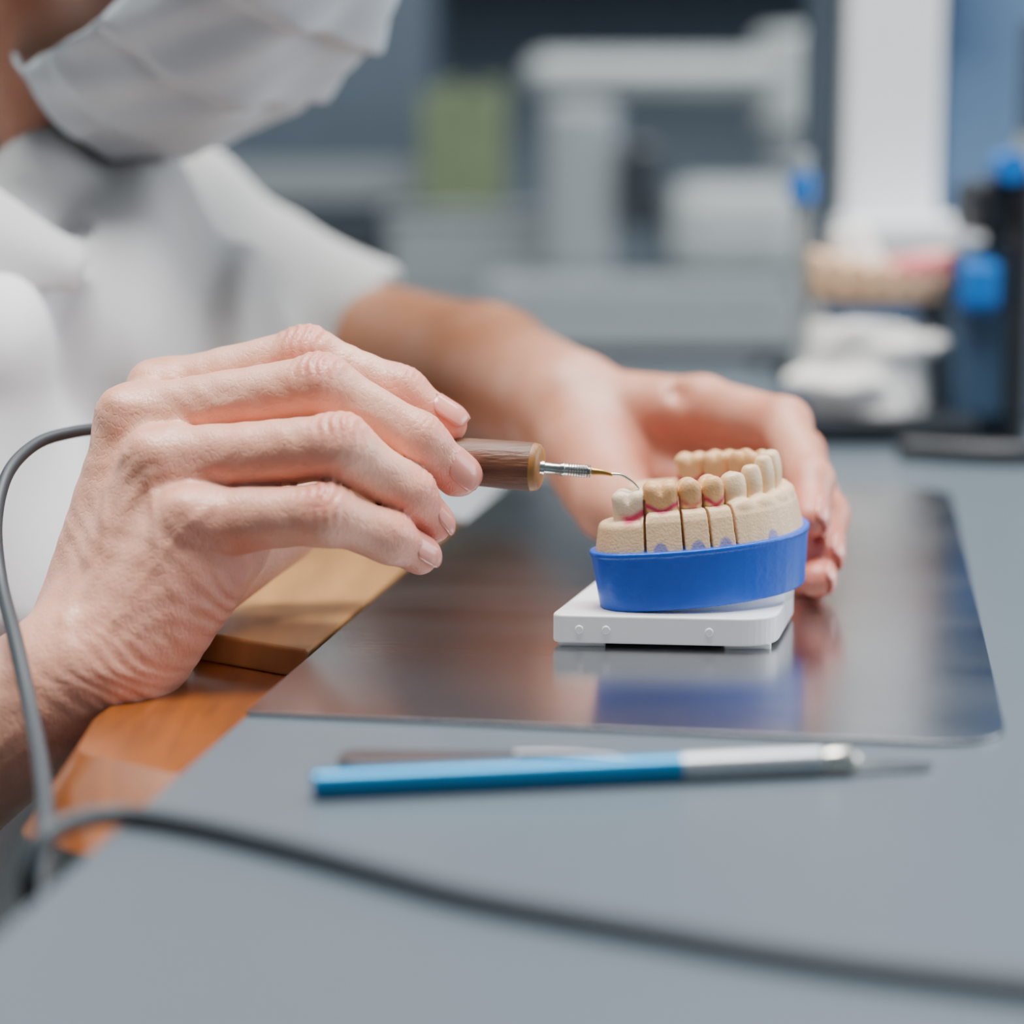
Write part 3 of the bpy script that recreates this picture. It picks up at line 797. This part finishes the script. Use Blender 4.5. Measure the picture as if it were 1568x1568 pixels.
cyl('objective', (a[0], yM, W(0, 260, yM)[2]), (a[0], yM, W(0, 205, yM)[2]), .028, M_grey, ms)
bg('column', 830, 945, 150, 430, yM, .10, M_grey, ms, .02)
bg('focus_block', 955, 1010, 215, 350, yM-.03, .08, M_dark, ms, .01)
b_ = W(1000, 300, yM)
box('base', (b_[0]-.02, yM, -.005), (.36, .20, .04), M_grey, ms, bevel=.012)
box('stage_block', (W(1120, 350, yM)[0], yM, .07), (.16, .16, .11), M_lgrey, ms, bevel=.03)
bx_ = empty('storage_box'); g0 = W(715, 210, 2.75)
box('box_body', (g0[0], 2.80, .025), (.20, .16, .10), M_grey, bx_, bevel=.008)
box('box_lid', (g0[0], 2.80, .082), (.21, .17, .014), M_grey, bx_, bevel=.004)
gf = empty('green_folders')
for i in range(4):
    box('folder_%d' % (i+1), (g0[0]-.045+i*.0265, 2.80, .162+.006*(i % 2)), (.026, .12, .145+.012*(i % 2)), M_green, gf, bevel=.003)
cb_ = empty('equipment_cabinet')
box('cabinet_body', (-.42, 3.1, .22), (.62, .35, .49), M_slate, cb_, bevel=.005)
box('cabinet_shelf_front', (-.42, 2.915, .12), (.60, .02, .05), M_grey, cb_)
box('cabinet_drawer_front', (-.42, 2.915, .02), (.60, .02, .07), M_dark, cb_)
wc = empty('wall_cabinet')
box('cabinet_carcass', (-.1, 3.8, .75), (1.8, .36, .55), M_slate, wc)
for i in range(3): box('cabinet_door_%d' % (i+1), (-.7+i*.6, 3.61, .75), (.58, .02, .53), M_slate, wc)
bl = empty('window_blind')
box('blind_panel', (1.25, 3.96, .5), (.95, .03, 1.5), M_bluegrey, bl)
box('blind_rail', (1.25, 3.95, 1.27), (1.0, .06, .05), M_white, bl)
cab2 = empty('tall_cabinet')
box('cabinet_case', (1.72, 3.3, -.05), (.5, .5, 1.4), M_bluegrey, cab2)
box('cabinet_door', (1.72, 3.04, -.05), (.48, .02, 1.36), M_bluegrey, cab2)

# ------------------------------------------------------------------ lights
def area(name, loc, rot, sx, sy, e, c, par=None):
    l = bpy.data.lights.new(name, 'AREA'); l.shape = 'RECTANGLE'; l.size = sx; l.size_y = sy; l.energy = e; l.color = c
    o = bpy.data.objects.new(name, l); o.location = loc; o.rotation_euler = rot; bpy.context.collection.objects.link(o)
    if par: o.parent = par
    return o
for i, (x, y, e) in enumerate([(.05, .60, 86), (-.9, 1.5, 18), (.6, 1.9, 34)]):
    lp = empty('ceiling_lamp' if i == 0 else 'ceiling_lamp.%03d' % i)
    box('lamp_housing', (x, y, CE-.03), (1.25, .65, .05), M_white, lp)
    area('lamp_light', (x, y, CE-.07), (0, 0, 0), 1.2, .6, e, (1, .985, .965), lp)
area('window_daylight', (2.75, 1.3, .85), (0, math.radians(90), 0), 1.3, 2.8, 66, (.86, .93, 1))
w = bpy.data.worlds.new('World'); bpy.context.scene.world = w; w.use_nodes = True
w.node_tree.nodes['Background'].inputs[0].default_value = (.75, .85, 1, 1)
w.node_tree.nodes['Background'].inputs[1].default_value = 1.2

# ------------------------------------------------------------------ camera
cd = bpy.data.cameras.new('camera'); cam = bpy.data.objects.new('camera', cd); bpy.context.collection.objects.link(cam)
cam.location = (0, 0, H); cam.rotation_euler = (math.pi/2-TH, 0, 0)
cd.sensor_fit = 'HORIZONTAL'; cd.sensor_width = 24; cd.lens = 24*FP/1568
cd.clip_start = .02; cd.dof.use_dof = True; cd.dof.focus_distance = .632; cd.dof.aperture_fstop = 2.9
bpy.context.scene.camera = cam
print('DONE')
